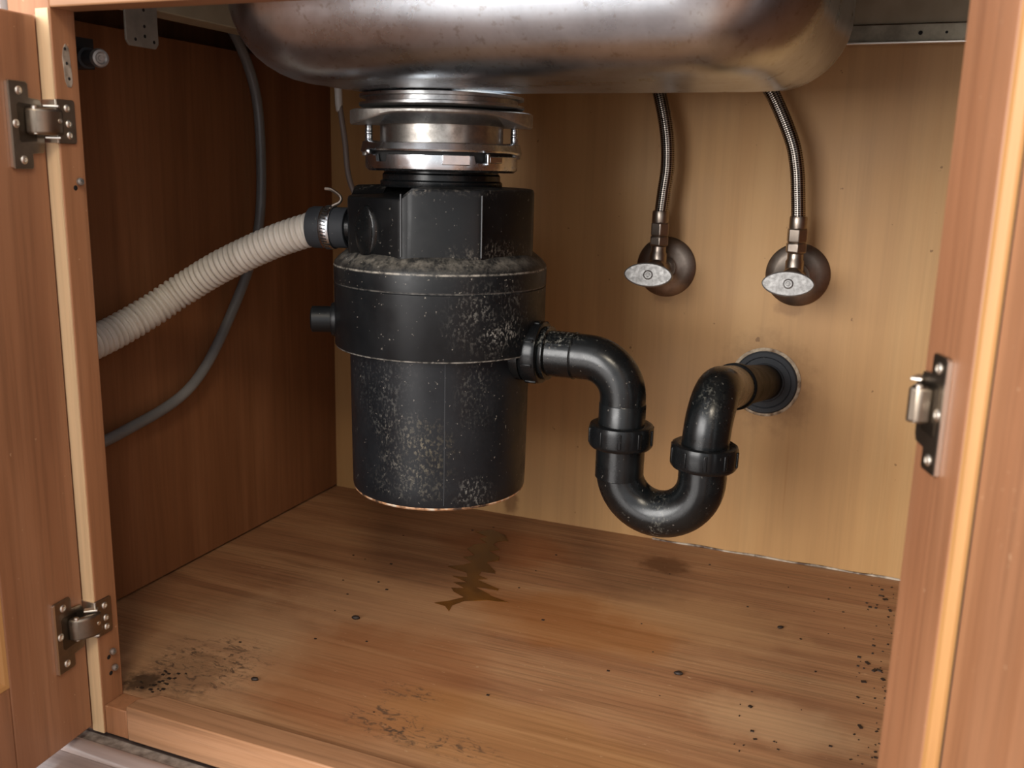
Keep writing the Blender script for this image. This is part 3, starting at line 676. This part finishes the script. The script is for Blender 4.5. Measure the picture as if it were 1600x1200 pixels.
# ------------------------------------------------------------------ hinges
def hinge(corner, door, door_o, door_a, side, label):
    """corner: front inner edge of the stile; the door face runs from door_o along (sin a, -cos a)"""
    inv = (Matrix.Translation(door.location) @ Matrix.Rotation(door_a, 4, 'Z')).inverted()
    C = Vector(corner); sx = side; Z = Vector((0,0,1))
    nrm = Vector((math.cos(door_a), math.sin(door_a), 0))*sx
    out = Vector((math.sin(door_a), -math.cos(door_a), 0))
    dO = Vector((door_o[0], door_o[1], C.z))
    pts = [(a_-.0005, b_-.004) for a_, b_ in [(.0165,.0300),(.0325,.0300),(.0340,.0285),(.0340,-.0285),(.0325,-.0300),(.0165,-.0300),(.0150,-.0285),(.0150,-.0195),(.0050,-.0185),(.0030,-.0150),(.0030,.0150),(.0050,.0185),(.0150,.0195),(.0150,.0285)]]
    H = MB().prism(pts, dO, out, Z, nrm, .0002, .0022).build('hinge', M_hinge, bevel=.0005)
    H.parent = door; H.matrix_parent_inverse = inv; H['label'] = label
    def sub(mb, name, m, **k): return mb.build(name, m, H, **k)
    def screw(p, axis, r): sub(MB().lathe(p, axis, [(r,-.0005),(r,.0004),(r*.82,.0010),(r*.5,.0012),(r*.42,.0003),(0,.0002)], 20), 'screw', M_hedge)
    sub(MB().prism([(-.0016,-.0155),(.0135,-.0155),(.0148,-.0142),(.0148,.0142),(.0135,.0155),(-.0016,.0155)], C, (0,1,0), Z, (sx,0,0), 0, .0016), 'frame_plate', M_hinge, bevel=.0004)
    sub(MB().obox(C+Vector((-sx*.0065,-.0012,0)), (.0075,0,0), (0,.0010,0), (0,0,.0152)), 'front_wrap', M_hedge, bevel=.0003)
    for y, z in ((.0075,.0095),(.0082,-.0015),(.0085,-.0095)): screw(C+Vector((sx*.0016,y,z)), (sx,0,0), .0028)
    sub(MB().prism([(.0320,.0258),(.0338,.0245),(.0338,-.0325),(.0320,-.0338)], dO, out, Z, nrm, .0002, .0026), 'plate_edge', M_hedge)
    for s_, z in ((.0235,.0195),(.0235,-.0275),(.0280,-.003)): screw(dO+out*s_+Z*z+nrm*.0022, nrm, .0030)
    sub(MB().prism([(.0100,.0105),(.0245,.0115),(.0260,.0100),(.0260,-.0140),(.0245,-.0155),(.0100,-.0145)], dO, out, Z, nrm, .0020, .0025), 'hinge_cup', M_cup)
    # knuckle arm: hooked profile from the cup round to the frame plate
    a = dO+out*.0205+nrm*.002; b = dO+out*.0200+nrm*.0090; c = dO+out*.0155+nrm*.0130; d = C+Vector((sx*.0068,-.0085,0)); e = C+Vector((sx*.0058,.0005,0)); f = C+Vector((sx*.0016,.0022,0))
    g = C+Vector((sx*.0016,-.0035,0)); h = dO+out*.0130+nrm*.0075; i = dO+out*.0125+nrm*.002
    rel = [((p-C).x, (p-C).y) for p in (a,b,c,d,e,f,g,h,i)]
    sub(MB().prism(rel, C, (1,0,0), (0,1,0), Z, -.0100, .0085), 'knuckle_arm', M_hinge, bevel=.0022, seg=3)
    for z in (-.0116, .0102):
        p0 = dO+out*.006+nrm*.006+Z*z; p1 = C+Vector((sx*.0035,-.001,z))
        dr = p1-p0; sub(MB().obox((p0+p1)/2, dr*.5, dr.normalized().cross(Z)*.0030, Z*.0009), 'link', M_hedge, bevel=.0005)
    sub(MB().lathe(b*.6+h*.4, Z, [(.0016,-.0098),(.0020,-.0094),(.0020,.0094),(.0016,.0098)], 14), 'pin', M_hedge)
    sub(MB().lathe(C+Vector((sx*.0064,-.004,0)), (sx,0,0), [(.0018,-.0006),(.0016,.0006),(.0,.0009)], 14), 'rivet', M_hedge)
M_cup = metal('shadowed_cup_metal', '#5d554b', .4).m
hinge((-.573, FY, .4660), DL, (LDX, LDY), LDA, 1, 'upper nickel hinge of the left door')
hinge((-.573, FY, .0770), DL, (LDX, LDY), LDA, 1, 'lower nickel hinge of the left door')
hinge((.0195, FY, .3300), DR, (RDX, RDY), RDA, -1, 'nickel hinge of the right door')

# ------------------------------------------------------------------ small fittings and marks on the left stile
t = thing('door_bumper', (-.612, .598, .517), 'dark cylindrical door bumper with clear round tip, upper left', 'bumper')
O = t.location; bd = Vector((.93,-.36,-.06)).normalized(); b0 = Vector((-.6180,.5985,.5175))
MB().lathe(b0, bd, [(.0080,-.01),(.0080,.020),(.0062,.021),(.0058,.036),(.0052,.038)], 28).build('barrel', M_rubber, t, org=O)
MB().lathe(b0, bd, [(.0052,.036),(.0068,.038),(.0071,.040),(.0062,.0425),(.0045,.0430),(.0035,.0420),(.0022,.0420),(.0018,.0430),(0,.0430)], 28).build('tip', M_handle, t, org=O)
MB().box(-.6290,-.6140,FB,.612,.510,.533).build('mount_block', M_dark, t, org=O)
pt = [(0,.0135),(.0028,.011),(.0034,.004),(.0042,-.006),(.0044,-.013),(.0028,-.0165),(-.0004,-.0165),(-.0024,-.012),(-.0028,-.004),(-.0034,.004),(-.0022,.010)]
t = thing('putty_patch', (-.573, .5445, .507), 'dried grey putty smear above the upper hinge', 'putty')
MB().prism(pt, t.location, (0,1,0), (0,0,1), (1,0,0), -.0002, .0005).build('smear', M_putty, t, org=t.location, bevel=.0002)
for y, z in ((.0012,-.0105),(-.0008,.010),(.0,.0)): MB().lathe(t.location+Vector((.0005,y,z)), (1,0,0), [(.0012,0),(.0009,.0004),(0,.0005)], 10).build('screw_hole', M_dark, t, org=t.location)
def loose_screw(y, z, label):
    t = thing('bent_screw', (-.573, y, z), label, 'screw')
    MB().lathe(t.location, (1,-.2,.2), [(.0014,-.001),(.0014,.002),(.0030,.0024),(.0026,.0038),(.0010,.0042),(.0008,.003),(0,.003)], 14).build('head', M_cast, t, org=t.location)
    MB().lathe(t.location+Vector((.0001,-.003,-.004)), (1,0,0), [(.0020,0),(.0012,.0003),(0,.0003)], 10).build('stain', M_dark, t, org=t.location)
loose_screw(.5455, .043, 'bent rusty screw head below the lower hinge')
loose_screw(.5475, .423, 'tiny screw stub below the upper hinge')
loose_screw(.5465, .028, 'small screw stub near the foot of the left stile')
# pale appliance front seen past the door top
tag(MB().box(-1.1, -.6165, FY-.003, FY+.018, .0, .64).build('appliance_panel', M_enamel), 'pale bluish white appliance front beyond the left door', 'appliance')

# ------------------------------------------------------------------ spill and debris on the cabinet floor
import_pts = [(-.4560,1.0180),(-.4400,1.0330),(-.4180,1.0230),(-.4080,1.0080),(-.4190,1.0000),(-.4200,.9900),(-.4060,.9780),(-.4160,.9690),(-.3980,.9580),(-.3950,.9480),(-.4060,.9380),(-.3860,.9180),(-.3840,.9130),(-.4000,.9110),(-.3990,.9010),(-.3860,.8960),(-.3960,.8900),(-.3650,.8780),(-.3640,.8740),(-.3900,.8720),(-.3700,.8620),(-.3660,.8590),(-.3560,.8560),(-.3430,.8520),(-.3660,.8470),(-.3860,.8360),(-.3930,.8220),(-.3900,.8080),(-.3990,.8170),(-.4120,.8190),(-.4000,.8300),(-.3900,.8440),(-.4060,.8520),(-.4120,.8590),(-.3980,.8640),(-.4160,.8730),(-.4020,.8790),(-.4240,.8870),(-.4080,.8910),(-.4140,.9020),(-.4400,.9080),(-.4260,.9200),(-.4200,.9300),(-.4360,.9400),(-.4260,.9500),(-.4420,.9640),(-.4400,.9800),(-.4280,.9900),(-.4420,1.0000),(-.4360,1.0090)]
t = thing('spill_trail', (-.40, .91, .0004), 'jagged brown wet spill trail on the cabinet floor', 'spill')
MB().prism(import_pts, (0,0,0), (1,0,0), (0,1,0), (0,0,1), .00005, .0006).build('liquid_film', M_liquid, t, 0, org=t.location)
def pellet(x, y, r, rz, label):
    m = MB(); n_, k_ = 10, 6
    for j in range(k_+1):
        a = PI*j/k_
        for i in range(n_): 
            b_ = 2*PI*i/n_; q = Vector((math.cos(a)*1.5, math.sin(a)*math.cos(b_), math.sin(a)*math.sin(b_)*.7))
            m.v.append(q*r*(1+.12*random.uniform(-1,1)))
    m.f = [[j*n_+i, j*n_+(i+1)%n_, (j+1)*n_+(i+1)%n_, (j+1)*n_+i] for j in range(k_) for i in range(n_)]
    o = m.build('debris_pellet', M_speck); o.location = (x, y, r*.6); o.rotation_euler = (0,0,rz); tag(o, label, 'debris', 'dark pellets on the cabinet floor')
pellet(-.4666, .7541, .0028, .3, 'dark pellet on the floor in front of the spill, left of centre')
pellet(-.4849, .6170, .0023, .2, 'dark pellet on the floor near the left of bottom rail')
pellet(-.1483, .7828, .0027, .1, 'dark pellet on the floor below and right of the trap')
pellet(-.0750, .9150, .0021, .5, 'small dark pellet among the crumbs near right stile')
m = MB()
for _ in range(110):
    u_ = random.random()**2; x = .035 - u_*.13; y = random.uniform(.64, 1.085); x = .03 - random.random()*.03 if random.random() < .4 else x
    s_ = .0004 + .0011*random.random()**2.5; an = random.random()*PI
    ax = Vector((math.cos(an), math.sin(an), 0))*s_*random.uniform(1,2); ay = Vector((-math.sin(an), math.cos(an), 0))*s_
    m.obox((x, y, s_*.35), ax, ay, Vector((0,0,s_*.4)))
for _ in range(40):
    x = random.uniform(-.56,.05); y = random.uniform(.60,1.05); s_ = random.uniform(.0004,.0010); m.obox((x,y,s_*.35), (s_*1.5,0,0), (0,s_,0), (0,0,s_*.4))
for _ in range(25):
    x = random.uniform(-.572,-.545); y = random.uniform(.565,.60); s_ = random.uniform(.0004,.0011); m.obox((x,y,s_*.35), (s_*1.5,0,0), (0,s_,0), (0,0,s_*.4))
tag(m.build('crumbs', M_speck, None, 0), 'scattered dark crumbs over the cabinet floor', 'crumbs', kind='stuff')
